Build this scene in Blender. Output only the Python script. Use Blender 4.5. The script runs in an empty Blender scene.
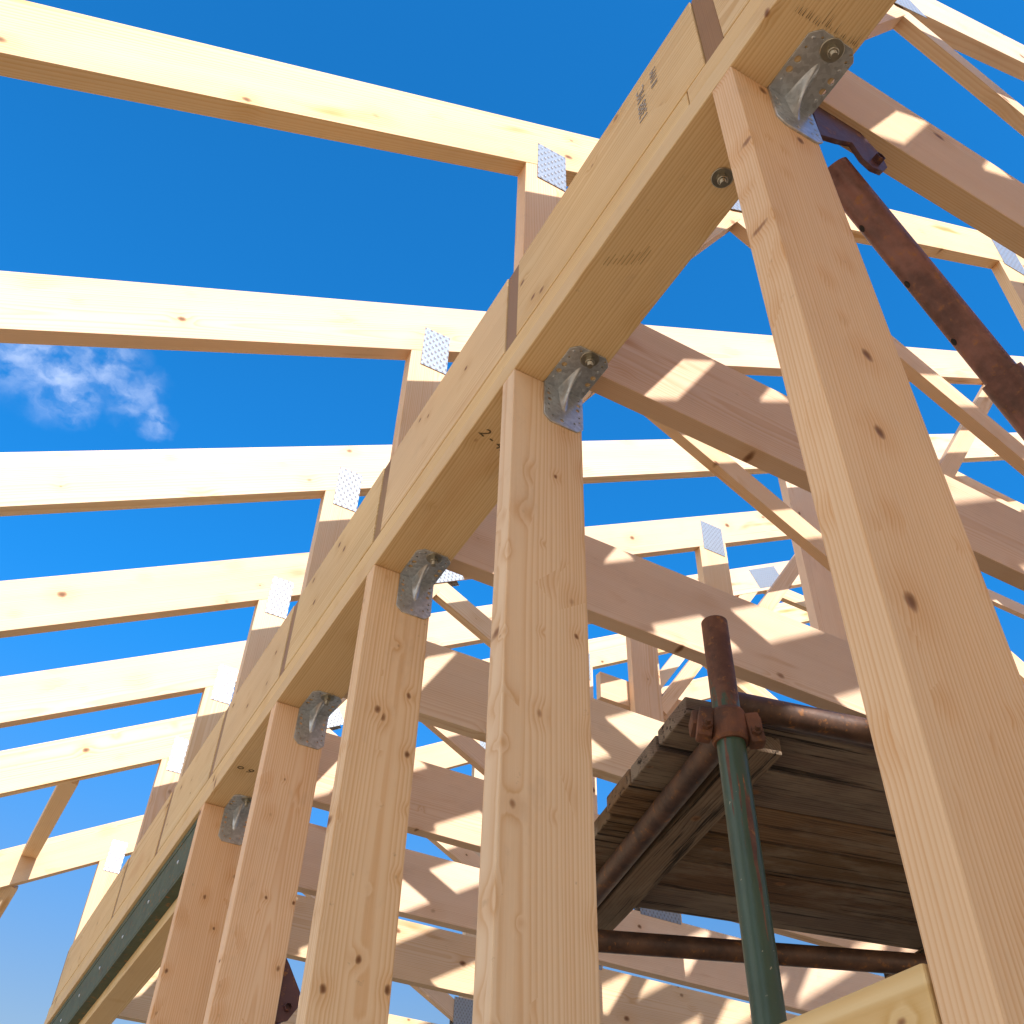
import bpy, bmesh, math, random
from mathutils import Vector, Matrix
random.seed(7)
scene = bpy.context.scene
COL = scene.collection
R = math.radians

# ------------------------------------------------------------------ camera
cam_d = bpy.data.cameras.new('camera'); cam = bpy.data.objects.new('camera', cam_d); COL.objects.link(cam)
right = Vector((0.87324, 0.35252, 0)); 
ROW = [(0.8732, -0.4867, 0.0249), (0.3525, 0.5956, -0.7218), (0.3365, 0.6391, 0.6916)]
r, d_, f_ = [Vector(v).normalized() for v in ROW]
M = Matrix(((r.x, -d_.x, -f_.x, -0.517), (r.y, -d_.y, -f_.y, -0.3917), (r.z, -d_.z, -f_.z, -1.415), (0, 0, 0, 1)))
cam.matrix_world = M
cam_d.sensor_width = 36; cam_d.lens = 36 * 1034.67 / 1024
cam_d.clip_start = 0.02; cam_d.clip_end = 3000
scene.camera = cam

# ------------------------------------------------------------------ light
SUN = Vector((0.017, -1.0, 0.581)).normalized()
sd = bpy.data.lights.new('sun', 'SUN'); sd.energy = 3.0; sd.angle = R(0.53); sd.color = (1.0, 0.905, 0.86)
so = bpy.data.objects.new('sun', sd); COL.objects.link(so)
so.rotation_euler = SUN.to_track_quat('Z', 'Y').to_euler(); so.location = (3, -6, 8)
w = bpy.data.worlds.new('World'); scene.world = w; w.use_nodes = True
nt = w.node_tree; nt.nodes.clear()
class G:
    """tiny node helper"""
    def __init__(s, nt): s.nt = nt
    def n(s, t, **kw):
        x = s.nt.nodes.new(t)
        for k, v in kw.items(): setattr(x, k, v)
        return x
    def set(s, sock, v):
        if isinstance(v, bpy.types.NodeSocket): s.nt.links.new(v, sock)
        elif v is not None: sock.default_value = v
    def m(s, op, a, b=None, c=None, clamp=False):
        x = s.n('ShaderNodeMath', operation=op, use_clamp=clamp)
        s.set(x.inputs[0], a); s.set(x.inputs[1], b); s.set(x.inputs[2], c)
        return x.outputs[0]
    def v(s, op, a, b=None, out=0):
        x = s.n('ShaderNodeVectorMath', operation=op)
        s.set(x.inputs[0], a)
        if op == 'SCALE': s.set(x.inputs['Scale'], b)
        else: s.set(x.inputs[1], b)
        return x.outputs[out]
    def xyz(s, a, b, c):
        x = s.n('ShaderNodeCombineXYZ'); s.set(x.inputs[0], a); s.set(x.inputs[1], b); s.set(x.inputs[2], c); return x.outputs[0]
    def sep(s, a):
        x = s.n('ShaderNodeSeparateXYZ'); s.set(x.inputs[0], a); return x.outputs
    def noise(s, vec, scale, detail=3, rough=.5, out=0):
        x = s.n('ShaderNodeTexNoise'); s.set(x.inputs['Vector'], vec)
        x.inputs['Scale'].default_value = scale; x.inputs['Detail'].default_value = detail; x.inputs['Roughness'].default_value = rough
        return x.outputs[out]
    def mix(s, f, a, b, blend='MIX'):
        x = s.n('ShaderNodeMix', data_type='RGBA', blend_type=blend)
        s.set(x.inputs[0], f)
        s.set(x.inputs[6], a if isinstance(a, bpy.types.NodeSocket) else (*a, 1)[:4])
        s.set(x.inputs[7], b if isinstance(b, bpy.types.NodeSocket) else (*b, 1)[:4])
        return x.outputs[2]
    def ss(s, x_, a, b, lo=0., hi=1.):
        x = s.n('ShaderNodeMapRange', interpolation_type='SMOOTHSTEP')
        s.set(x.inputs[0], x_); s.set(x.inputs[1], a); s.set(x.inputs[2], b); s.set(x.inputs[3], lo); s.set(x.inputs[4], hi)
        return x.outputs[0]
g = G(nt)
sky = g.n('ShaderNodeTexSky', sky_type='NISHITA'); sky.sun_disc = False
sky.sun_elevation = math.asin(SUN.z); sky.sun_rotation = math.atan2(SUN.x, SUN.y)
sky.air_density = 1.0; sky.dust_density = 0.3; sky.ozone_density = 2.5
geo = g.n('ShaderNodeTexCoord')
dr = g.v('NORMALIZE', geo.outputs['Generated'])
dz = g.sep(dr)
grad = g.mix(g.ss(dz[2], .16, .62), (.80, .64, .50), (0.11, 1.02, 1.64))
grad = g.v('SCALE', grad, g.ss(dz[2], .30, .80, .94, 1.0))
tint = g.mix(1.0, sky.outputs[0], grad, 'MULTIPLY')
# bright cloud bank added out of view, left and behind, for white fill
cn = g.noise(g.v('MULTIPLY', dr, (2.2, 2.2, 4.5)), 1.6, 6, .58)
cm = g.m('MULTIPLY', g.ss(cn, .40, .52), g.m('MULTIPLY', g.ss(g.v('DOT_PRODUCT', dr, (-.86, -.50, 0), 1), .30, .60), g.ss(dz[2], 0.0, .06)))
tint = g.mix(g.m('MULTIPLY', cm, .9), tint, (8.0, 7.8, 7.6))
# a wisp of cloud, fixed in the sky (direction space)
cc = Vector((-0.05, 0.701, 0.711)).normalized()
ca = Vector((1, 0, 0)); ca = (ca - cc * ca.dot(cc)).normalized(); cb = cc.cross(ca)
la = g.v('DOT_PRODUCT', dr, tuple(ca), 1); lb = g.v('DOT_PRODUCT', dr, tuple(cb), 1)
lc = g.v('DOT_PRODUCT', dr, tuple(cc), 1)
P2 = g.xyz(la, lb, 0)
wn = g.noise(P2, 26, 5, .6, 1)
P3 = g.v('ADD', P2, g.v('SCALE', g.v('SUBTRACT', wn, (.5, .5, .5)), .034))
def cam_ab(px, py):
    q = r * ((px - 512) / 1034.67) + d_ * ((py - 512) / 1034.67) + f_; q.normalize(); return q.dot(ca), q.dot(cb)
mask = None
for px, py, rad, st in ((30, 345, .050, .9), (62, 378, .040, 1.0), (76, 398, .024, .9), (2, 352, .034, .6), (112, 366, .032, .85), (130, 398, .026, .75), (157, 420, .017, 1.0), (150, 392, .020, .5), (88, 350, .036, .6)):
    a0, b0 = cam_ab(px, py)
    dist = g.v('DISTANCE', P3, (a0, b0, 0), 1)
    k = g.m('MULTIPLY', g.ss(dist, 0.0, rad * 1.25, 1.0, 0.0), st)
    mask = k if mask is None else g.m('MAXIMUM', mask, k)
fb = g.noise(g.v('MULTIPLY', P3, (1.0, 1.7, 1.0)), 34, 5, .5)
mask = g.m('MULTIPLY', g.m('MULTIPLY', mask, g.ss(fb, .28, .74)), g.m('GREATER_THAN', lc, 0.5))
mask = g.m('MULTIPLY', mask, .45)
cl = g.mix(mask, tint, (6.2, 6.6, 7.6))
bg = g.n('ShaderNodeBackground'); g.set(bg.inputs[0], cl); bg.inputs[1].default_value = 0.094
ou = g.n('ShaderNodeOutputWorld'); nt.links.new(bg.outputs[0], ou.inputs[0])

scene.view_settings.view_transform = 'Standard'; scene.view_settings.look = 'None'
scene.view_settings.exposure = 1.1; scene.view_settings.gamma = 1
scene.cycles.max_bounces = 9; scene.cycles.diffuse_bounces = 7

# ------------------------------------------------------------------ materials
def newmat(name):
    m = bpy.data.materials.new(name); m.use_nodes = True; m.node_tree.nodes.clear()
    gg = G(m.node_tree); b = gg.n('ShaderNodeBsdfPrincipled'); o = gg.n('ShaderNodeOutputMaterial')
    m.node_tree.links.new(b.outputs[0], o.inputs[0]); return m, gg, b
def bump(gg, b, h, dist, strength=1.0):
    x = gg.n('ShaderNodeBump'); x.inputs['Strength'].default_value = strength; x.inputs['Distance'].default_value = dist
    gg.set(x.inputs['Height'], h); gg.set(b.inputs['Normal'], x.outputs[0])

def wood(name, early, late, knot=(.17, .075, .03), ring=.0048, rc=.5, knots=1.0, weather=None, S=(4.6, 13., 13.), ksize=.0085, rough=.62, streak=.0, tonal=1., kgate=.45, dirt=.28):
    m, g, b = newmat(name)
    tc = g.n('ShaderNodeTexCoord'); oi = g.n('ShaderNodeObjectInfo')
    rnd = oi.outputs['Random']
    r2 = g.m('FRACT', g.m('MULTIPLY', rnd, 37.31)); r3 = g.m('FRACT', g.m('MULTIPLY', rnd, 91.7)); r4 = g.m('FRACT', g.m('MULTIPLY', rnd, 211.3))
    P = tc.outputs['Object']
    off = g.xyz(g.m('MULTIPLY', rnd, 40), g.m('MULTIPLY', r2, 11), g.m('MULTIPLY', r3, 17))
    PO = g.v('ADD', P, off)
    # knots: irregular cells, branch-like cylinders through the thickness
    ps = g.v('MULTIPLY', PO, S)
    vo = g.n('ShaderNodeTexVoronoi'); vo.voronoi_dimensions = '3D'; g.set(vo.inputs['Vector'], ps); vo.inputs['Scale'].default_value = 1; vo.inputs['Randomness'].default_value = 1
    df = g.v('DIVIDE', g.v('SUBTRACT', ps, vo.outputs['Position']), S)
    kn = g.noise(PO, 60, 2, .5, 1)
    df = g.v('ADD', df, g.v('SCALE', g.v('SUBTRACT', kn, (.5, .5, .5)), .006))
    df = g.v('MULTIPLY', df, (.72, .30, 1.0))
    kd = g.v('LENGTH', df, None, 1)
    gate = g.sep(vo.outputs['Color'])
    on = g.m('GREATER_THAN', gate[0], kgate)
    size = g.m('MULTIPLY_ADD', gate[1], ksize, ksize * .35)
    rel = g.m('DIVIDE', kd, size)
    km = g.m('MULTIPLY', g.ss(rel, .55, 1.0, 1, 0), on)
    core = g.m('MULTIPLY', g.ss(rel, .2, .75, 1, 0), on)
    halo = g.m('MULTIPLY', g.ss(rel, .8, 4.2, 1, 0), on)
    # rings
    sx = g.v('MULTIPLY', PO, (.55, 3.2, 3.2))
    wv = g.noise(sx, 1.0, 2, .5, 1)
    wv = g.v('SUBTRACT', wv, (.5, .5, .5))
    Pw = g.v('ADD', P, g.v('SCALE', wv, .034))
    s = g.sep(Pw)
    cy = g.m('MULTIPLY_ADD', r2, .16, -.08); cz = g.m('MULTIPLY_ADD', r3, .26, -.13)
    yy = g.m('SUBTRACT', s[1], cy); zz = g.m('SUBTRACT', s[2], cz)
    rad = g.m('SQRT', g.m('ADD', g.m('MULTIPLY', yy, yy), g.m('MULTIPLY', zz, zz)))
    rad = g.m('ADD', rad, g.m('MULTIPLY', s[1], 1.15))
    rad = g.m('ADD', rad, g.m('MULTIPLY_ADD', g.noise(g.v('MULTIPLY', PO, (3, 70, 70)), 1.0, 2, .5), .0036, -.0018))
    rad = g.m('ADD', rad, g.m('MULTIPLY', g.m('MULTIPLY', halo, halo), .004))
    vary = g.noise(g.xyz(g.m('MULTIPLY', rad, 60), rnd, 0), 1.0, 2, .5)
    ph = g.m('ADD', g.m('DIVIDE', rad, ring), g.m('MULTIPLY', vary, 2.2))
    fr = g.m('FRACT', ph)
    rg = g.m('MULTIPLY', g.m('POWER', fr, 2.0), g.ss(fr, .74, 1.0, 1.25, 0))
    rg = g.m('MULTIPLY', rg, g.m('MULTIPLY_ADD', vary, .9, .55))
    fine = g.noise(g.v('MULTIPLY', PO, (6, 260, 260)), 1.0, 3, .6)
    broad = g.noise(g.v('MULTIPLY', PO, (1.1, 16, 16)), 1.0, 3, .55)
    patch = g.noise(g.v('MULTIPLY', PO, (2.2, 5, 5)), 1.0, 3, .6)
    fac = g.m('ADD', g.m('MULTIPLY', rg, rc), g.m('MULTIPLY_ADD', fine, .30, -.15), clamp=False)
    fac = g.m('ADD', fac, g.m('MULTIPLY_ADD', broad, .7, -.35))
    fac = g.m('ADD', fac, g.m('MULTIPLY', halo, .28), clamp=True)
    col = g.mix(fac, early, late)
    if streak:
        st = g.ss(g.noise(g.v('MULTIPLY', PO, (1.6, 30, 9)), 1.0, 3, .6), .60, .74)
        col = g.mix(g.m('MULTIPLY', st, streak), col, (.55, .28, .09))
    # per board tone
    tone = g.n('ShaderNodeHueSaturation'); g.set(tone.inputs['Color'], col)
    g.set(tone.inputs['Value'], g.m('ADD', g.m('MULTIPLY_ADD', r4, .15 * tonal, 1 - .075 * tonal), g.m('MULTIPLY_ADD', patch, .22, -.11)))
    g.set(tone.inputs['Saturation'], g.m('MULTIPLY_ADD', r3, .22 * tonal, 1 - .11 * tonal)); g.set(tone.inputs['Hue'], g.m('MULTIPLY_ADD', r2, .014 * tonal, .5 - .007 * tonal))
    col = tone.outputs[0]
    if knots:
        col = g.mix(g.m('MULTIPLY', km, .75 * knots), col, (.30, .145, .06))
        col = g.mix(g.m('MULTIPLY', core, .9 * knots), col, knot)
    if weather:
        wn = g.ss(g.noise(g.v('MULTIPLY', PO, (3, 9, 9)), 1.0, 5, .65), .42, .66)
        col = g.mix(g.m('MULTIPLY', wn, .75), col, weather)
        crack = g.ss(g.noise(g.v('MULTIPLY', PO, (2.2, 75, 75)), 1.0, 4, .7), .55, .64)
        col = g.mix(g.m('MULTIPLY', crack, .9), col, (.015, .011, .008))
    # small dirt specks and handling marks
    dn = g.ss(g.noise(PO, 34, 5, .7), .66, .78)
    col = g.mix(g.m('MULTIPLY', dn, dirt), col, (.25, .17, .11))
    hand = g.ss(g.noise(g.v('MULTIPLY', PO, (5, 11, 11)), 1.0, 5, .7), .56, .74)
    col = g.mix(g.m('MULTIPLY', hand, dirt * .5), col, (.42, .29, .19))
    g.set(b.inputs['Base Color'], col)
    b.inputs['Roughness'].default_value = rough
    b.inputs['Specular IOR Level'].default_value = .25
    h = g.m('ADD', g.m('MULTIPLY', rg, .03), g.m('MULTIPLY', fine, 1.0))
    h = g.m('SUBTRACT', h, g.m('MULTIPLY', core, 1.2))
    if weather: h = g.m('SUBTRACT', h, g.m('MULTIPLY', crack, 4))
    bump(g, b, h, .0006 if not weather else .002, .6)
    return m

W_STUD = wood('spruce_planed', (.78, .56, .36), (.62, .34, .155), rc=.8, S=(8., 19., 19.), ksize=.0070, kgate=.18, dirt=.5)
W_TRUSS = wood('spruce_truss', (.80, .60, .40), (.67, .42, .205), rc=.8, streak=.9, S=(3.2, 11, 11), ksize=.011)
W_PLATE = wood('spruce_plate', (.75, .56, .295), (.57, .35, .125), rc=.85, ring=.0055, tonal=.5, streak=.3, kgate=.3, dirt=.4)
W_BROWN = wood('brown_strip_wood', (.33, .20, .095), (.22, .12, .05), rc=.5)
W_OLD = wood('scaffold_plank_wood', (.19, .135, .085), (.07, .047, .03), knot=(.02, .014, .01), rc=.8, ring=.007, weather=(.29, .245, .185), rough=.85, ksize=.012, tonal=2.6)

def metal(name, base, rough, spangle=.0, metallic=1.0):
    m, g, b = newmat(name); tc = g.n('ShaderNodeTexCoord'); P = tc.outputs['Object']
    vo = g.n('ShaderNodeTexVoronoi'); g.set(vo.inputs['Vector'], P); vo.inputs['Scale'].default_value = 160
    c = g.sep(vo.outputs['Color'])
    f = g.m('MULTIPLY_ADD', c[0], spangle, 1 - spangle / 2)
    nz = g.noise(P, 38, 4, .6)
    f = g.m('MULTIPLY', f, g.m('MULTIPLY_ADD', nz, .5, .75))
    col = g.mix(1.0, base, g.xyz(f, f, f), 'MULTIPLY')
    g.set(b.inputs['Base Color'], col); b.inputs['Metallic'].default_value = metallic
    g.set(b.inputs['Roughness'], g.m('MULTIPLY_ADD', nz, .3, rough - .15))
    bump(g, b, g.noise(P, 120, 2, .5), .0006, .25)
    return m
GALV = metal('galvanised_steel', (.52, .56, .59), .34, .3, .72)
ZINC = metal('zinc_bolt', (.40, .39, .33), .34, .1)
DARK = newmat('punched_hole_shadow'); DARK[2].inputs['Base Color'].default_value = (.10, .085, .07, 1); DARK[2].inputs['Roughness'].default_value = .8; DARK = DARK[0]

# nail plate: punched tooth slots as a regular pattern in the plate's own frame
def nailplate():
    m, g, b = newmat('punched_nail_plate'); tc = g.n('ShaderNodeTexCoord'); P = tc.outputs['Object']
    s = g.sep(P)
    px, pz = .018, .0135
    row = g.m('FLOOR', g.m('DIVIDE', s[2], pz))
    xo = g.m('ADD', s[0], g.m('MULTIPLY', g.m('MODULO', g.m('ABSOLUTE', row), 2.0), px / 2))
    fx = g.m('SUBTRACT', g.m('FRACT', g.m('DIVIDE', xo, px)), .5); fz = g.m('SUBTRACT', g.m('FRACT', g.m('DIVIDE', s[2], pz)), .5)
    d = g.m('SQRT', g.m('ADD', g.m('POWER', g.m('MULTIPLY', fx, px), 2), g.m('POWER', g.m('MULTIPLY', fz, pz * .62), 2)))
    hole = g.ss(d, .0026, .0038, 1, 0)
    nz = g.noise(P, 60, 4, .6)
    c = g.mix(nz, (.22, .265, .31), (.34, .39, .44))
    vis = g.m('MULTIPLY', hole, g.ss(g.noise(P, 45, 2, .5), .30, .45))
    g.set(b.inputs['Base Color'], g.mix(g.m('MULTIPLY', vis, .85), c, (.16, .15, .15)))
    g.set(b.inputs['Metallic'], g.m('MULTIPLY_ADD', vis, -.3, .35)); b.inputs['Roughness'].default_value = .42
    bump(g, b, g.m('SUBTRACT', g.m('MULTIPLY', nz, .3), vis), .001, .5)
    return m
NAILP = nailplate()

def rusty(name, paint=None, top=None, base=(.085, .035, .022), hi=(.17, .075, .04), metallic=.15, rough=.5):
    m, g, b = newmat(name); tc = g.n('ShaderNodeTexCoord'); P = tc.outputs['Object']
    n1 = g.noise(P, 14, 6, .65); n2 = g.noise(P, 55, 5, .65); n3 = g.noise(g.v('MULTIPLY', P, (2.2, 9, 9)), 3, 5, .7)
    col = g.mix(g.ss(n1, .35, .65), base, hi)
    col = g.mix(g.m('MULTIPLY', g.ss(n2, .57, .68), .65), col, (.33, .14, .035))
    col = g.mix(g.m('MULTIPLY', g.ss(n3, .55, .75), .55), col, (.045, .025, .018))
    if paint:
        s = g.sep(P)
        # paint has worn off towards the free top end (local +X) and flaked along one side
        e = g.m('ADD', g.m('MULTIPLY_ADD', n3, .9, -.30), g.m('ADD', g.m('MULTIPLY', n2, .30), g.m('MAXIMUM', g.m('MULTIPLY_ADD', s[0], 2.6, top), 0.0)))
        side = g.ss(g.noise(g.v('MULTIPLY', P, (3, 60, 60)), 1, 4, .6), .56, .68)
        e = g.m('ADD', e, g.m('MULTIPLY', side, .9))
        rm = g.ss(e, .50, .58)
        pc = g.mix(g.noise(P, 9, 4, .6), paint, tuple(c * 1.7 for c in paint))
        ch = g.ss(g.noise(P, 95, 3, .5), .71, .75)
        pc = g.mix(g.m('MULTIPLY', ch, .7), pc, (.5, .45, .32))
        col = g.mix(rm, pc, col)
        g.set(b.inputs['Roughness'], g.m('MULTIPLY_ADD', rm, .25, .33))
        b.inputs['Metallic'].default_value = .05
        b.inputs['Specular IOR Level'].default_value = .5
    else:
        g.set(b.inputs['Roughness'], g.m('MULTIPLY_ADD', n2, .35, rough - .17)); b.inputs['Metallic'].default_value = metallic
    g.set(b.inputs['Base Color'], col)
    bump(g, b, g.m('ADD', n2, g.m('MULTIPLY', n1, .6)), .0015, .5)
    return m
GREEN = rusty('green_painted_tube', paint=(.032, .062, .040), top=-2.35)
BROWN = rusty('rusty_tube', base=(.055, .032, .024), hi=(.125, .068, .042))
COUP = rusty('rusty_coupler', base=(.07, .038, .026), hi=(.20, .085, .045), rough=.75)
PROPM = rusty('red_oxide_prop', base=(.095, .042, .036), hi=(.24, .11, .09), metallic=.1, rough=.42)
PROPD = rusty('dark_red_prop_plate', base=(.085, .04, .045), hi=(.11, .05, .054), metallic=.1, rough=.5)
STEEL = rusty('green_primer_steel', base=(.055, .08, .048), hi=(.075, .105, .065), metallic=.0, rough=.75)
def flat(name, c, rough=.8, n=0.0, scale=3):
    m, g, b = newmat(name); tc = g.n('ShaderNodeTexCoord')
    if n:
        k = g.noise(tc.outputs['Object'], scale, 8, .65); k2 = g.noise(tc.outputs['Object'], scale * 17, 5, .6)
        g.set(b.inputs['Base Color'], g.mix(g.m('ADD', g.m('MULTIPLY', k, .6), g.m('MULTIPLY', k2, .4)), tuple(x * (1 - n) for x in c), tuple(min(1, x * (1 + n)) for x in c)))
        bump(g, b, k2, .01, .4)
    else: b.inputs['Base Color'].default_value = (*c, 1)
    b.inputs['Roughness'].default_value = rough; return m
INK = flat('grey_stamp_ink', (.36, .33, .29)); INKD = flat('black_marker', (.12, .085, .04)); INKM = flat('faded_ink', (.42, .30, .13))
GROUND = flat('sandy_ground', (.54, .385, .225), .9, .25, .35)
SLAB = flat('pale_screed_slab', (.10, .065, .03), .85, .14, .8)

# ------------------------------------------------------------------ geometry helpers
def link(name, me, mat, parent=None, mw=None):
    o = bpy.data.objects.new(name, me); COL.objects.link(o)
    if mat: me.materials.clear(); me.materials.append(mat)
    if parent: o.parent = parent
    if mw is not None: o.matrix_basis = mw
    return o
def tag(o, label=None, cat=None, group=None, kind=None):
    if label: o['label'] = label
    if cat: o['category'] = cat
    if group: o['group'] = group
    if kind: o['kind'] = kind
    return o
def empty(name, loc=(0, 0, 0)):
    o = bpy.data.objects.new(name, None); COL.objects.link(o); o.location = loc; o.empty_display_size = .1; return o
def box_mesh(name, l, t, d, bev=.0022, segs=2, seed=0):
    bm = bmesh.new(); bmesh.ops.create_cube(bm, size=1)
    bmesh.ops.scale(bm, vec=(l, t, d), verts=bm.verts)
    if bev: bmesh.ops.bevel(bm, geom=list(bm.edges), offset=bev, segments=segs, affect='EDGES', profile=.6)
    me = bpy.data.meshes.new(name); bm.to_mesh(me); bm.free()
    return me
def frame(a, b, depth_hint):
    a = Vector(a); b = Vector(b); x = (b - a).normalized(); z = Vector(depth_hint); z = (z - x * z.dot(x)).normalized(); y = z.cross(x)
    m = Matrix((x, y, z)).transposed().to_4x4(); m.translation = (a + b) / 2; return m, (b - a).length
def timber(name, a, b, hint, depth, thick, mat, parent=None, bev=.0022):
    """straight sawn timber; local X runs along the grain, local Z is its depth"""
    m, l = frame(a, b, hint)
    return link(name, box_mesh(name, l, thick, depth, bev), mat, parent, m)
def tube(name, a, b, rad, mat, parent=None, inner=.85, segs=40, hint=(0.3, 1, .2), dent=0.0):
    m, l = frame(a, b, hint)
    bm = bmesh.new(); rings = []
    nst = max(2, int(l / .08))
    sec = [(-l / 2, rad * inner)] + [(-l / 2 + l * i / nst, rad) for i in range(nst + 1)] + [(l / 2, rad * inner), (l / 2 - min(.12, l * .3), rad * inner)]
    for x, rr in sec:
        rings.append([bm.verts.new((x, rr * math.cos(2 * math.pi * k / segs), rr * math.sin(2 * math.pi * k / segs))) for k in range(segs)])
    for i in range(len(rings) - 1):
        for k in range(segs):
            bm.faces.new((rings[i][k], rings[i][(k + 1) % segs], rings[i + 1][(k + 1) % segs], rings[i + 1][k]))
    bm.faces.new(rings[-1]); bmesh.ops.recalc_face_normals(bm, faces=bm.faces)
    for f in bm.faces: f.smooth = len(f.verts) == 4
    for e in bm.edges:
        if len(e.link_faces) == 2 and e.calc_face_angle(0) > .7: e.smooth = False
    me = bpy.data.meshes.new(name); bm.to_mesh(me); bm.free()
    return link(name, me, mat, parent, m)
def curve_plate(name, outline, holes, thick, mat, parent, mw, bev=.0004):
    """flat plate with real punched holes: 2D curve, filled and extruded, converted to a mesh"""
    cu = bpy.data.curves.new(name, 'CURVE'); cu.dimensions = '2D'; cu.fill_mode = 'BOTH'; cu.extrude = thick / 2; cu.bevel_depth = bev; cu.bevel_resolution = 1
    def sp(pts):
        s = cu.splines.new('POLY'); s.points.add(len(pts) - 1); s.use_cyclic_u = True
        for i, p in enumerate(pts): s.points[i].co = (p[0], p[1], 0, 1)
    sp(outline)
    for hx, hy, hr in holes: sp([(hx + hr * math.cos(-2 * math.pi * k / 14), hy + hr * math.sin(-2 * math.pi * k / 14)) for k in range(14)])
    t = bpy.data.objects.new('tmp', cu); me = bpy.data.meshes.new_from_object(t); bpy.data.objects.remove(t); bpy.data.curves.remove(cu)
    me.name = name
    return link(name, me, mat, parent, mw)
def text(name, body, size, mat, parent, mw, depth=.0002, shear=0):
    cu = bpy.data.curves.new(name, 'FONT'); cu.body = body; cu.size = size; cu.extrude = depth; cu.shear = shear; cu.align_x = 'CENTER'
    t = bpy.data.objects.new('tmp', cu); me = bpy.data.meshes.new_from_object(t); bpy.data.objects.remove(t); bpy.data.curves.remove(cu); me.name = name
    return link(name, me, mat, parent, mw)
def mat4(xa, ya, za, loc):
    m = Matrix((Vector(xa).normalized(), Vector(ya).normalized(), Vector(za).normalized())).transposed().to_4x4(); m.translation = Vector(loc); return m
def world_child(o, parent):      # give o a parent while it keeps its place
    o.parent = parent; o.matrix_parent_inverse = Matrix.Identity(4); o.matrix_basis = parent.matrix_basis.inverted() @ o.matrix_basis
def copy_tree(o, parent=None):
    c = o.copy(); COL.objects.link(c)
    if parent: c.parent = parent
    for ch in [x for x in bpy.data.objects if x.parent == o]: copy_tree(ch, c)
    return c

# ------------------------------------------------------------------ setting
WP, T = .135, .0417       # plate width, timber thickness
ZP = .0915                # top of the wall plates
FLOOR = -2.55
bm = bmesh.new(); bmesh.ops.create_grid(bm, x_segments=2, y_segments=2, size=900)
me = bpy.data.meshes.new('ground'); bm.to_mesh(me); bm.free()
o = link('ground', me, GROUND); o.location = (0, 0, FLOOR - .2); tag(o, kind='structure')
o = link('floor_slab', box_mesh('floor_slab', 9.2, 8.9, .19, .01), SLAB); o.location = (4.2, .6, FLOOR - .096); tag(o, kind='structure')

# ------------------------------------------------------------------ studs
stud_words = {
 0: 'nearest and largest timber stud, at the right, under the top angle bracket',
 1: 'second timber stud, upright in the middle, left of the scaffold tube',
 2: 'third timber stud, left of the middle stud, under the third bracket',
 3: 'fourth timber stud, between the third stud and the farthest bracketed stud',
 4: 'fifth and farthest visible timber stud, where the green steel beam begins'}
for n in range(0, 5):
    y = .6 * n
    o = timber('timber_stud', (WP / 2, y + T / 2, FLOOR), (WP / 2, y + T / 2, -.0008), (1, 0, 0), WP, T, W_STUD)
    tag(o, stud_words[n], 'stud', 'studs carrying the wall plate')

# wall plates: lower and upper layer
o = timber('wall_plate', (WP / 2, -3.7, .0225), (WP / 2, 4.76, .0225), (1, 0, 0), WP, .045, W_PLATE)
low_plate = tag(o, 'long lower wall plate resting on the stud heads, its yellow underside in view', 'wall plate')
o = timber('wall_plate', (WP / 2 + .0015, .089, .0685), (WP / 2 + .0015, 4.755, .0685), (1, 0, 0), WP, .0445, W_PLATE)
tag(o, 'long upper wall plate running from the butt joint towards the far gable', 'wall plate')
o = timber('wall_plate', (WP / 2 + .001, -3.7, .0685), (WP / 2 + .001, .0865, .0685), (1, 0, 0), WP, .0445, W_PLATE)
tag(o, 'short upper wall plate piece ending at the butt joint at the top of the photo', 'wall plate')
# marks on the plate underside: child of the plate
dn = lambda x, y, ang: mat4((math.cos(ang), math.sin(ang), 0), (math.sin(ang), -math.cos(ang), 0), (0, 0, -1), (x, y, -.0006))
def on_plate(o): world_child(o, low_plate); return o
on_plate(text('handwritten_number', '2 - 45', .030, INKD, None, dn(.048, .775, .35), shear=.25))
on_plate(text('handwritten_number', 'o 9', .034, INKD, None, dn(.035, 2.17, .3), shear=.2))
bmk = bmesh.new()
for i in range(26):
    x = .030 + .004 * i + random.uniform(-.002, .002); y0 = -.098 - .002 * random.random() - (.0 if i < 10 else .004); ln = random.choice([.012, .02, .034, .008]) * (1.0 if i < 12 else .55)
    ww = random.uniform(.0005, .0014)
    q = [bmk.verts.new(v) for v in ((x, y0, -.0007), (x + ww, y0 + .002, -.0007), (x + ww * .6, y0 - ln * .6, -.0007), (x + ww * .3, y0 - ln, -.0007))]
    bmk.faces.new(q[::-1])
me = bpy.data.meshes.new('smeared_ink'); bmk.to_mesh(me); bmk.free()
on_plate(link('smeared_ink', me, INKD))
bmk = bmesh.new()
for i in range(9):
    x = .02 + .0062 * i; y = .352 - .0045 * i + random.uniform(-.006, .006); ln = random.uniform(.012, .032)
    q = [bmk.verts.new(v) for v in ((x, y, -.0006), (x + .0012, y + .001, -.0006), (x + .0016, y - ln, -.0006), (x + .0004, y - ln, -.0006))]
    bmk.faces.new(q[::-1])
me = bpy.data.meshes.new('faded_stamp'); bmk.to_mesh(me); bmk.free()
on_plate(link('faded_stamp', me, INKM))

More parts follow.
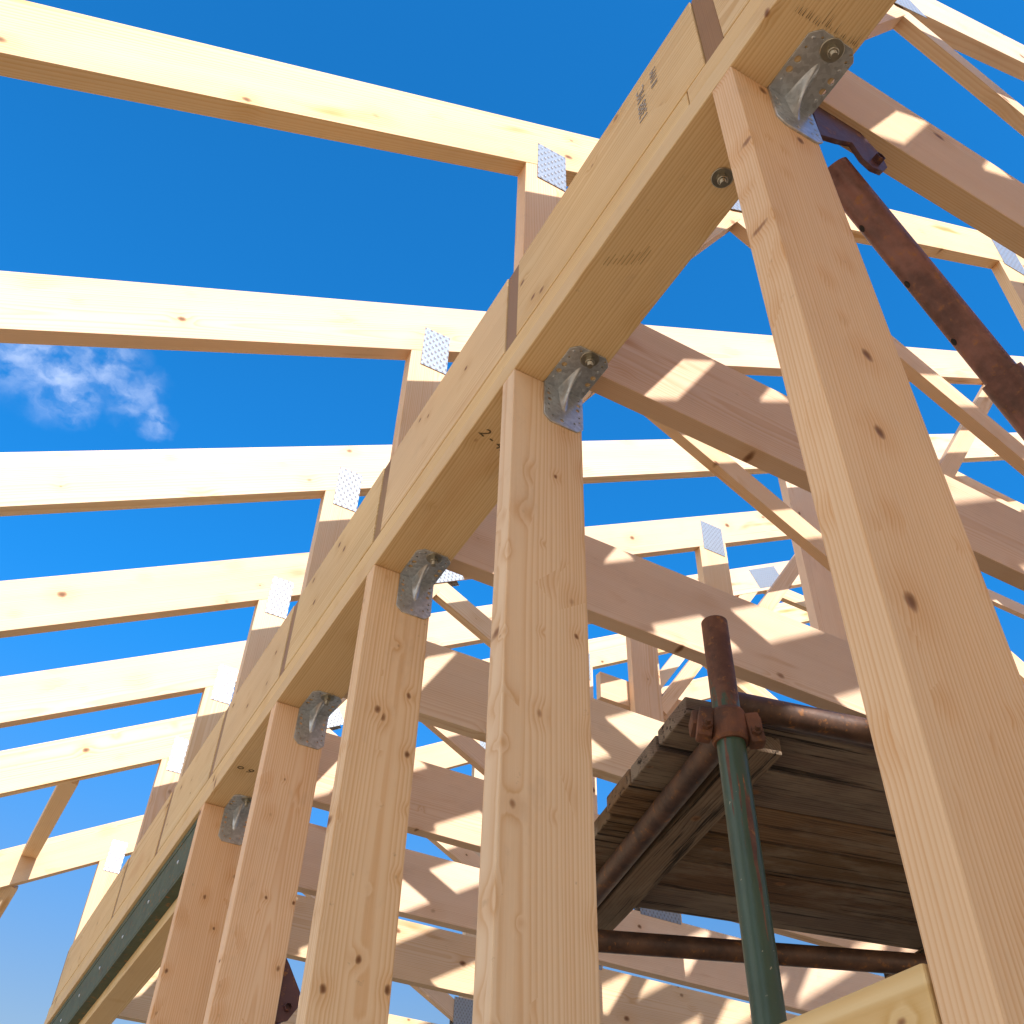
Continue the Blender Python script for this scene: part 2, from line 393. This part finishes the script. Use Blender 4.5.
# ------------------------------------------------------------------ roof trusses
TH = math.atan(.581); CT, ST = math.cos(TH), math.sin(TH)
ZR, DRV = .734, .195                    # rafter underside above x=0, vertical depth
RIDGE = 4.2
def raf_bottom(x): return ZR + .581 * x
def make_truss():
    root = empty('roof_truss')
    def mem(name, a, b, hint, depth, inset=0., mat=W_TRUSS):
        th = T - 2 * inset
        return timber(name, (a[0], T / 2, a[1]), (b[0], T / 2, b[1]), hint, depth, th, mat, root, .0018)
    dep = DRV * CT
    for side in (1, -1):
        fx = (lambda x: x) if side == 1 else (lambda x: 2 * RIDGE - x)
        x0, x1 = -1.15, RIDGE
        a = (fx(x0), raf_bottom(x0) + DRV / 2); b = (fx(x1 - .001), raf_bottom(x1) + DRV / 2)
        mem('rafter', a, b, (-ST * side, 0, CT), dep)
    # bottom chord
    mem('bottom_chord', (.112, (ZP + .33) / 2 + .0015), (2 * RIDGE - .112, (ZP + .33) / 2 + .0015), (0, 0, 1), .33 - ZP - .002)
    mem('collar_tie', (2.95, 2.495), (2 * RIDGE - 2.95, 2.495), (0, 0, 1), .09, .0055)
    timber('ceiling_tie', (1.80, T + .020, 1.415), (2 * RIDGE - 1.80, T + .020, 1.415), (0, 0, 1), .145, .038, W_TRUSS, root, .0018)
    for side in (1, -1):
        fx = (lambda x: x) if side == 1 else (lambda x: 2 * RIDGE - x)
        hx = (1, 0, 0)
        if side == 1:
            pk = timber('brown_strip', (.0069, T / 2, ZP + .0015), (.0069, T / 2, .3285), hx, .008, T - .001, W_BROWN, root, .001)  # thin separate strip on the heel's outer face, browner than the upright
            pk['label'] = 'darker brown strip on the heel upright'
        mem('upright', (fx(.061), ZP + .001), (fx(.061), raf_bottom(.061) + .07), hx, .100, .0012)
        mem('upright', (fx(2.045), .328), (fx(2.045), raf_bottom(2.045) + .08), hx, .165, .0012)
        # web rising from the heel to node A, web falling to the foot of the second upright
        mem('web', (fx(.148), .32), (fx(.612), 1.085), (-.9 * side, 0, .4), .114, .0028)
        mem('web', (fx(.60), 1.105), (fx(1.99), .385), (.4 * side, 0, .9), .085, .0042)
        mem('web', (fx(2.12), 1.36), (fx(2.90), 2.49), (-.7 * side, 0, .7), .070, .0028)
        # nail plates sit 1.2 mm proud of the timber faces, one on each side
        def np_(cx, cz, wx, wz, rot):
            for sgn in (-1, 1):
                m = Matrix.Translation((fx(cx), T / 2 + sgn * (T / 2 + .0007), cz)) @ Matrix.Rotation(-rot * side, 4, 'Y')
                link('nail_plate', box_mesh('nail_plate', wx, .0013, wz, 0), NAILP, root, m)
        np_(.0765, .778, .074, .155, 0); np_(2.05, 1.965, .125, .18, 0); np_(.61, 1.14, .26, .13, TH); np_(2.98, 2.56, .24, .13, TH)
        np_(2.02, .40, .20, .16, 0)
    return root
truss = make_truss()
spare = []
words = {0: 'nearest roof truss, its deep chord leaving the top angle bracket at the upper right',
 1: 'second roof truss, whose rafter is the topmost one crossing the upper left of the sky',
 2: 'third roof truss, its rafter crossing just above the small cloud',
 3: 'fourth roof truss, its rafter just below the small cloud',
 4: 'fifth roof truss, its rafter next below the one under the cloud',
 5: 'sixth roof truss, between the fifth truss and the truss carrying the short nogging',
 6: 'seventh roof truss, with the diagonal nogging fixed under its eaves at the lower left',
 7: 'last roof truss at the far gable, behind the nogging at the lower left',
 -1: 'roof truss over the viewer, one bay in front of the nearest visible truss',
 -2: 'roof truss over the viewer, two bays in front of the nearest visible truss',
 -3: 'roof truss over the viewer, three bays in front of the nearest visible truss',
 -4: 'roof truss over the viewer, four bays in front of the nearest visible truss',
 -5: 'roof truss over the viewer, five bays in front of the nearest visible truss',
 -6: 'roof truss over the viewer, six bays in front of the nearest visible truss'}
for n in (0, 1, 2, 3, 4, 5, 6, 7, -1, -2, -3, -4, -5, -6):
    o = truss if n == 0 else copy_tree(truss)
    o.location = (0, 4.69 if n == 7 else .6 * n, 0)
    if n not in (2, 5):
        for ch in [c for c in o.children if c.name.startswith('ceiling_tie')]: spare.append(ch)
    tag(o, words[n], 'roof truss', 'roof trusses in a row')

for ch in spare: bpy.data.objects.remove(ch)
# blocking boards between the heel uprights
ys = [.6 * n for n in range(-4, 7)] + [4.69]
bw = ['beside the cut-off top edge, left of the top brown upright', 'carrying the grey printed stamp', 'between the second and third uprights', 'left of the third bracket', 'left of the fourth bracket', 'above the start of the green steel beam', 'second from the far end', 'last before the far gable truss']
for i in range(len(ys) - 1):
    a, b = ys[i] + T + .001, ys[i + 1] - .001
    if a < -2.7: continue
    k = i - 3
    o = timber('blocking_board', (.0225, a, (ZP + .3295) / 2 + .0006), (.0225, b, (ZP + .3295) / 2 + .0006), (0, 0, 1), .3295 - ZP - .001, .044, W_PLATE)
    if k >= 0: lab = 'pale blocking board ' + bw[k]
    else: lab = 'blocking board over the viewer, %s out of the photo' % ['', 'just', 'one bay further', 'two bays further'][-k]
    tag(o, lab, 'blocking board', 'blocking boards between the trusses')
    if k == 1:
        vm = lambda y, z: mat4((0, 0, 1), (0, 1, 0), (-1, 0, 0), (-.0004, y, z))
        for yy, zz, s_, tx in ((.176, .235, .030, '1388 MC'), (.142, .262, .024, 'II IVM')):
            t = text('printed_stamp', tx, s_, INK, None, vm(yy, zz)); world_child(t, o)

# ------------------------------------------------------------------ angle brackets
def bolt(parent, loc, hexr=.0085, washer=.0165, name='bolt'):
    e = link(name, None, None, parent) if False else None
    bm = bmesh.new()
    # nut + threaded end, pointing along -Z
    def cyl(bm, r0, r1, z0, z1, seg, rot=0):
        a = [bm.verts.new((r0 * math.cos(rot + 2 * math.pi * k / seg), r0 * math.sin(rot + 2 * math.pi * k / seg), z0)) for k in range(seg)]
        b = [bm.verts.new((r1 * math.cos(rot + 2 * math.pi * k / seg), r1 * math.sin(rot + 2 * math.pi * k / seg), z1)) for k in range(seg)]
        for k in range(seg): bm.faces.new((a[k], a[(k + 1) % seg], b[(k + 1) % seg], b[k]))
        bm.faces.new(b); return b
    cyl(bm, hexr, hexr, 0, -.0075, 6, .3); cyl(bm, hexr * .93, hexr * .8, -.0074, -.0082, 24)
    for i in range(7):
        z = -.008 - .0014 * i; cyl(bm, .0048, .0042, z, z - .0007, 20); cyl(bm, .0042, .0048, z - .0007, z - .0014, 20)
    bmesh.ops.recalc_face_normals(bm, faces=bm.faces)
    me = bpy.data.meshes.new(name); bm.to_mesh(me); bm.free()
    o = link(name, me, ZINC, parent, Matrix.Translation(Vector(loc) + Vector((0, 0, -.0025))))
    bm = bmesh.new()
    prof = [(.006, 0), (washer - .001, 0), (washer, .0006), (washer, .0022), (washer - .0003, .0025)]
    seg = 36; rings = [[bm.verts.new((rr * math.cos(2 * math.pi * k / seg), rr * math.sin(2 * math.pi * k / seg), zz)) for k in range(seg)] for rr, zz in prof]
    for i in range(len(rings) - 1):
        for k in range(seg): bm.faces.new((rings[i][k], rings[i][(k + 1) % seg], rings[i + 1][(k + 1) % seg], rings[i + 1][k]))
    bmesh.ops.recalc_face_normals(bm, faces=bm.faces)
    me = bpy.data.meshes.new('washer'); bm.to_mesh(me); bm.free()
    link('washer', me, ZINC, o, Matrix.Identity(4))
    return o
def make_bracket():
    """90 mm wide reinforced angle: two punched legs and a pressed rib; origin at the inner corner, middle of the bend"""
    root = empty('angle_bracket')
    w2, L, c = .0385, .098, .013
    outl = [(-w2, 0), (-w2, L - c), (-w2 + .004, L - c + .005), (-w2 + c, L), (w2 - c, L), (w2 - .004, L - c + .005), (w2, L - c), (w2, 0)]
    small, big = .0025, .0054
    holes_up = [(-.030, .020, small), (-.030, .036, big), (-.029, .052, big), (-.030, .070, small), (-.030, .084, small), (-.019, .090, small),
                (.030, .020, small), (.030, .034, big), (.030, .051, big), (.030, .067, small), (.030, .080, small), (.029, .091, small)]
    holes_lo = [(-.030, .018, small), (-.030, .028, big * .8), (-.028, .043, big * .8), (-.030, .058, small), (-.030, .070, small), (-.022, .082, small), (-.004, .086, big * .75),
                (.030, .015, small), (.030, .028, big * .8), (.028, .042, big * .8), (.031, .060, small), (.031, .073, small), (.021, .080, small)]
    th = .0025
    # upper leg lies under the plate and reaches towards -Y ; lower leg lies on the stud face and hangs down
    curve_plate('upper_leg', [(x, y) for x, y in outl], holes_up, th, GALV, root, mat4((1, 0, 0), (0, -1, 0), (0, 0, -1), (0, 0, -th / 2 - .0003)))
    curve_plate('lower_leg', [(x, y) for x, y in outl], holes_lo, th, GALV, root, mat4((1, 0, 0), (0, 0, -1), (0, 1, 0), (0, -th / 2 - .0003, 0)))
    # pressed rib
    bm = bmesh.new(); NX, NS = 16, 36; W = .0115; Lr = .064; grid = []
    for i in range(NX + 1):
        u = -1 + 2 * i / NX; hx = .5 + .5 * math.cos(u * math.pi)
        row = []
        for j in range(NS + 1):
            s = j / NS; q = 1 - s
            ly, lz = (-max(Lr * (1 - 2 * s), th), -th) if s < .5 else (-th, -max(Lr * (2 * s - 1), th))
            by = q * q * -Lr + 2 * s * q * -.0085 + s * s * -th; bz = q * q * -th + 2 * s * q * -.0085 + s * s * -Lr
            wt = hx ** .75; up = .0022 * hx * math.sin(math.pi * s) ** .5
            y = ly * (1 - wt) + by * wt - up; z = lz * (1 - wt) + bz * wt - up
            row.append(bm.verts.new((u * W * (.45 + .55 * math.sin(math.pi * s) ** .7), y + .0002, z + .0002)))
        grid.append(row)
    for i in range(NX):
        for j in range(NS): bm.faces.new((grid[i][j], grid[i + 1][j], grid[i + 1][j + 1], grid[i][j + 1]))
    bmesh.ops.recalc_face_normals(bm, faces=bm.faces)
    for f in bm.faces: f.smooth = True
    me = bpy.data.meshes.new('pressed_rib'); bm.to_mesh(me); bm.free()
    link('pressed_rib', me, GALV, root, Matrix.Identity(4))
    # screws in some of the small holes
    bm = bmesh.new()
    for (x, y, rr) in (holes_up[0], holes_up[4], holes_up[6], holes_up[9]):
        bmesh.ops.create_uvsphere(bm, u_segments=10, v_segments=6, radius=.0030, matrix=Matrix.Translation((x, -y, -th - .0004)) @ Matrix.Diagonal((1, 1, .5, 1)))
    me = bpy.data.meshes.new('nail_heads'); bm.to_mesh(me); bm.free(); link('nail_heads', me, GALV, root, Matrix.Identity(4))
    bolt(root, (.002, -.084, -th - .0005))
    return root
br = make_bracket()
bl = ['largest galvanised bracket, at the head of the nearest stud', 'second angle bracket, on top of the middle stud', 'third angle bracket, with a sunlit nail plate just right of it', 'fourth angle bracket, on the stud second from the left', 'smallest and farthest angle bracket, half hidden behind a stud']
for n in range(5):
    o = br if n == 0 else copy_tree(br)
    o.location = (.0975 if n else .1015, .6 * n, 0)
    if n: o.rotation_euler = (0, 0, R([0, .7, -.9, 1.0, -.6][n]))
    tag(o, bl[n], 'bracket', 'angle brackets fixing studs to the wall plate')
bt = empty('bolt', (.091, .137, 0)); bolt(bt, (0, 0, -.0003), name='nut'); tag(bt, 'zinc bolt and washer in the plate underside beside the nearest stud', 'bolt')

# ------------------------------------------------------------------ steel lintel at the far opening
root = empty('steel_beam', (0, 2.46, -.03)); tag(root, 'long green primed steel beam with a timber under it, below the far end of the wall plate', 'steel beam')
L0, L1 = 0.0, 2.3
def bx(name, x0, x1, y0, y1, z0, z1, mat, parent, bev=.001):
    return timber(name, ((x0 + x1) / 2, y0, (z0 + z1) / 2), ((x0 + x1) / 2, y1, (z0 + z1) / 2), (0, 0, 1), z1 - z0, x1 - x0, mat, parent, bev)
bx('top_flange', .010, .110, L0, L1, .008, .029, STEEL, root)
bx('web_plate', .012, .020, L0, L1, -.115, .0085, STEEL, root)
bx('bottom_flange', .0125, .050, L0, L1, -.125, -.1152, STEEL, root)
bx('timber_packer', .046, .130, L0, L1, -.170, -.1255, W_PLATE, root)
bmk = bmesh.new()
for k in range(7):
    bmesh.ops.create_uvsphere(bmk, u_segments=10, v_segments=6, radius=.006, matrix=Matrix.Translation((.0115, .18 + k * .33, -.05)) @ Matrix.Diagonal((.5, 1, 1, 1)))
me = bpy.data.meshes.new('bolt_heads'); bmk.to_mesh(me); bmk.free(); link('bolt_heads', me, GALV, root, Matrix.Identity(4))
# studs beyond the lintel
for k in range(1, 6):
    y = -.6 * k
    o = timber('timber_stud', (WP / 2, y + T / 2, FLOOR), (WP / 2, y + T / 2, -.0008), (1, 0, 0), WP, T, W_STUD)
    tag(o, 'timber stud behind the viewer, %s bay before the nearest visible stud' % ['one', 'second', 'third', 'fourth', 'fifth'][k - 1], 'stud', 'studs carrying the wall plate')
o = timber('timber_stud', (WP / 2, 4.72, FLOOR), (WP / 2, 4.72, -.002), (1, 0, 0), WP, T, W_STUD); tag(o, 'far corner stud hidden behind the fifth stud, at the gable end', 'stud', 'studs carrying the wall plate')

# noggings
o = timber('nogging', (.0225, T + .003, -1.2475), (.0225, .598, -1.2475), (0, 0, 1), .145, .045, W_PLATE); tag(o, 'yellowish nogging board butting the nearest stud at the bottom edge', 'nogging')
o = timber('nogging', (-.296, 3.6 + T + .001, .585), (-.296, 4.688, .700), (1, 0, 0), .068, .040, W_TRUSS); tag(o, 'short nogging between the last two rafters at the lower left, lit orange', 'nogging')
o = timber('nogging', (-.325, 4.735, .56), (-.375, 4.93, .34), (1, 0, 0), .068, .040, W_TRUSS); tag(o, 'dark nogging running out beyond the last rafter at the lower left edge', 'nogging')

# far long wall of the house
for i, y in enumerate([-1.8, -.6, .6, 1.8, 3.0, 4.2]):
    o = timber('timber_stud', (8.4 - WP / 2, y + T / 2, FLOOR), (8.4 - WP / 2, y + T / 2, -.0008), (1, 0, 0), WP, T, W_STUD)
    tag(o, 'stud of the far long wall, %s from the gable' % ['sixth', 'fifth', 'fourth', 'third', 'second', 'first'][i], 'stud', 'studs of the far wall')
o = timber('wall_plate', (8.4 - WP / 2, -3.7, .045), (8.4 - WP / 2, 4.76, .045), (1, 0, 0), WP, .09, W_PLATE); tag(o, 'wall plate on the far long wall opposite the brackets', 'wall plate')

# ------------------------------------------------------------------ raking prop
HOLE_ANG = R(128)
def make_prop():
    root = empty('raking_prop', (0, 0, 0))
    A = Vector((.228, .050, .010)); D = Vector((.285, .036, -.296)).normalized()
    P = lambda t: A + D * t
    inner = tube('inner_tube', P(0.0), P(.44), .0242, PROPM, root, hint=(0, 1, 0))
    # pin holes up the inner tube
    m, l = frame(P(0.0), P(.44), (0, 1, 0)); bm = bmesh.new()
    for i in range(3):
        t = -l / 2 + .10 + i * .105
        for sx in (1,):
            bmesh.ops.create_cone(bm, cap_ends=True, segments=16, radius1=.0055, radius2=.0055, depth=.0485, matrix=Matrix.Translation((t, 0, 0)) @ Matrix.Rotation(HOLE_ANG, 4, 'X'))
    me = bpy.data.meshes.new('pin_hole'); bm.to_mesh(me); bm.free(); link('pin_hole', me, flat('hole_black', (.01, .008, .007)), root, m)
    tube('outer_tube', P(.385), P(3.72), .0300, PROPM, root, hint=(0, 1, 0))
    # head: flat swivel plate with a hinge bolt
    poly = [(.172, .105), (.200, .150), (.236, .142), (.266, .104), (.300, .052), (.300, .022), (.283, -.006), (.262, -.014), (.246, -.002), (.236, .035), (.205, .012), (.165, -.012)]
    curve_plate('head_plate', poly, [(.279, .018, .006)], .007, PROPD, root, mat4((1, 0, 0), (0, 0, 1), (0, -1, 0), (-.002, .014, -.005)))
    curve_plate('head_plate', [(x - .004, z - .004) for x, z in poly], [(.279, .018, .006)], .007, PROPD, root, mat4((1, 0, 0), (0, 0, 1), (0, -1, 0), (-.002, .082, -.005)))
    tube('hinge_bolt', (.275, -.0005, .012), (.275, .0125, .012), .0085, PROPD, root, segs=6, hint=(0, 0, 1))
    o = link('base_plate', box_mesh('base_plate', .14, .14, .008), PROPD, root); o.location = P(3.72)
    return root
pr = make_prop(); tag(pr, 'rusty red steel prop leaning behind the head of the nearest stud', 'prop', 'steel raking props')
p2 = copy_tree(pr); p2.location = (-.118, 1.80, -.70); tag(p2, 'dark red prop head seen in the gap between the third and fourth studs', 'prop', 'steel raking props')

# ------------------------------------------------------------------ scaffold
U = Vector((.98, -.199, 0)).normalized(); V = Vector((.199, .98, 0)).normalized(); O = Vector((.53, .80, -.38))
pole = tube('scaffold_pole', (.530, .776, FLOOR), (.530, .776, -.226), .0242, GREEN, hint=(1, 0, 0)); tag(pole, 'upright green painted scaffold tube, rusty at its top, before the plank platform', 'scaffold tube')
def at(u, v, z): return O + U * u + V * v + Vector((0, 0, z))
o = tube('scaffold_tube', at(.043, .030, -.026), at(.085, 1.35, -.026), .0242, BROWN); tag(o, 'rusty scaffold tube under the left ends of the old planks', 'scaffold tube')
o = tube('scaffold_tube', at(.035, .030, .020), at(1.9, .018, .020), .0242, BROWN); tag(o, 'rusty scaffold tube along the upper front edge of the old planks', 'scaffold tube')
o = tube('scaffold_tube', (.775 - .12 * .64, 1.567 + .12 * .26, -.5), (1.41 + .64, 1.31 - .26, -.5), .0242, BROWN); tag(o, 'dark scaffold tube crossing level below the far edge of the planks', 'scaffold tube')
# planks
edge = [.060, .195, .332, .466, .602, .737, .872]
offs = [.046, .046, .045, .034, .034, .030]
nm = ['first', 'second', 'third', 'fourth', 'fifth', 'sixth']
for i in range(6):
    v0, v1 = edge[i] + .004, edge[i + 1] - .004; vm_ = (v0 + v1) / 2
    dz = random.uniform(-.004, .005); tl = random.uniform(-.012, .012)
    o = timber('scaffold_plank', at(-offs[i] + .02, vm_, .021 + dz), at(1.62, vm_ + tl, .021 - dz), V, v1 - v0, .036, W_OLD, None, .004)
    tag(o, '%s dark weathered plank of the platform, counted from the scaffold pole' % nm[i], 'plank', 'old planks of the scaffold platform')
o = timber('scaffold_bearer', at(.125, .07, -.022), at(.135, 1.15, -.022), U, .075, .036, W_OLD, None, .003); tag(o, 'grey wooden bearer under the planks beside the left rusty tube', 'bearer')
o = timber('scaffold_bearer', at(1.0, .02, -.022), at(1.0, 1.0, -.022), U, .075, .036, W_OLD, None, .003); tag(o, 'dark wooden bearer under the planks at their right end', 'bearer')
# coupler: two half shells with flanges and bolts
def coupler(loc, label):
    root = empty('scaffold_coupler', loc); tag(root, label, 'coupler')
    def bevbox(bm, c, sz, rot=None):
        t = bmesh.new(); bmesh.ops.create_cube(t, size=1); bmesh.ops.scale(t, vec=sz, verts=t.verts)
        bmesh.ops.bevel(t, geom=list(t.edges), offset=min(sz) * .22, segments=2, affect='EDGES', profile=.6)
        m = Matrix.Translation(c) @ (rot or Matrix.Identity(4)); bmesh.ops.transform(t, matrix=m, verts=t.verts)
        tm = bpy.data.meshes.new('t'); t.to_mesh(tm); t.free(); bm.from_mesh(tm); bpy.data.meshes.remove(tm)
    def fin(bm, name):
        me = bpy.data.meshes.new(name); bm.to_mesh(me); bm.free(); return link(name, me, COUP, root, Matrix.Identity(4))
    # band round the pole
    bm = bmesh.new(); seg = 32; prof = [(-.030, .0245), (-.030, .0285), (-.024, .0315), (.024, .0315), (.030, .0285), (.030, .0245)]
    rings = [[bm.verts.new((q * math.cos(2 * math.pi * k / seg), q * math.sin(2 * math.pi * k / seg), z)) for k in range(seg)] for z, q in prof]
    for i in range(len(rings) - 1):
        for k in range(seg): bm.faces.new((rings[i][k], rings[i][(k + 1) % seg], rings[i + 1][(k + 1) % seg], rings[i + 1][k]))
    bmesh.ops.recalc_face_normals(bm, faces=bm.faces); fin(bm, 'clamp_band')
    side = Vector((.873, -.487, 0)).normalized(); back = Vector((.487, .873, 0))
    rz = Matrix.Rotation(math.atan2(side.y, side.x), 4, 'Z')
    for sg, dz, tilt in ((-1, .004, .18), (1, -.006, -.12)):
        bm = bmesh.new()
        bevbox(bm, side * sg * .041 - back * .004 + Vector((0, 0, dz)), (.026, .030, .058), rz @ Matrix.Rotation(tilt, 4, 'Y'))
        bevbox(bm, side * sg * .045 + back * .028 + Vector((0, 0, dz + .022)), (.030, .050, .030), rz)
        bmesh.ops.create_cone(bm, cap_ends=True, segments=6, radius1=.0095, radius2=.0095, depth=.012, matrix=Matrix.Translation(side * sg * .041 - back * .022 + Vector((0, 0, dz - .010))) @ rz @ Matrix.Rotation(math.pi / 2, 4, 'X'))
        bmesh.ops.create_cone(bm, cap_ends=True, segments=12, radius1=.0055, radius2=.005, depth=.026, matrix=Matrix.Translation(side * sg * .041 - back * .026 + Vector((0, 0, dz - .010))) @ rz @ Matrix.Rotation(math.pi / 2, 4, 'X'))
        fin(bm, 'clamp_jaw')
    return root
coupler((.530, .776, -.452), 'rusty scaffold coupler clamping the level tubes to the upright pole')
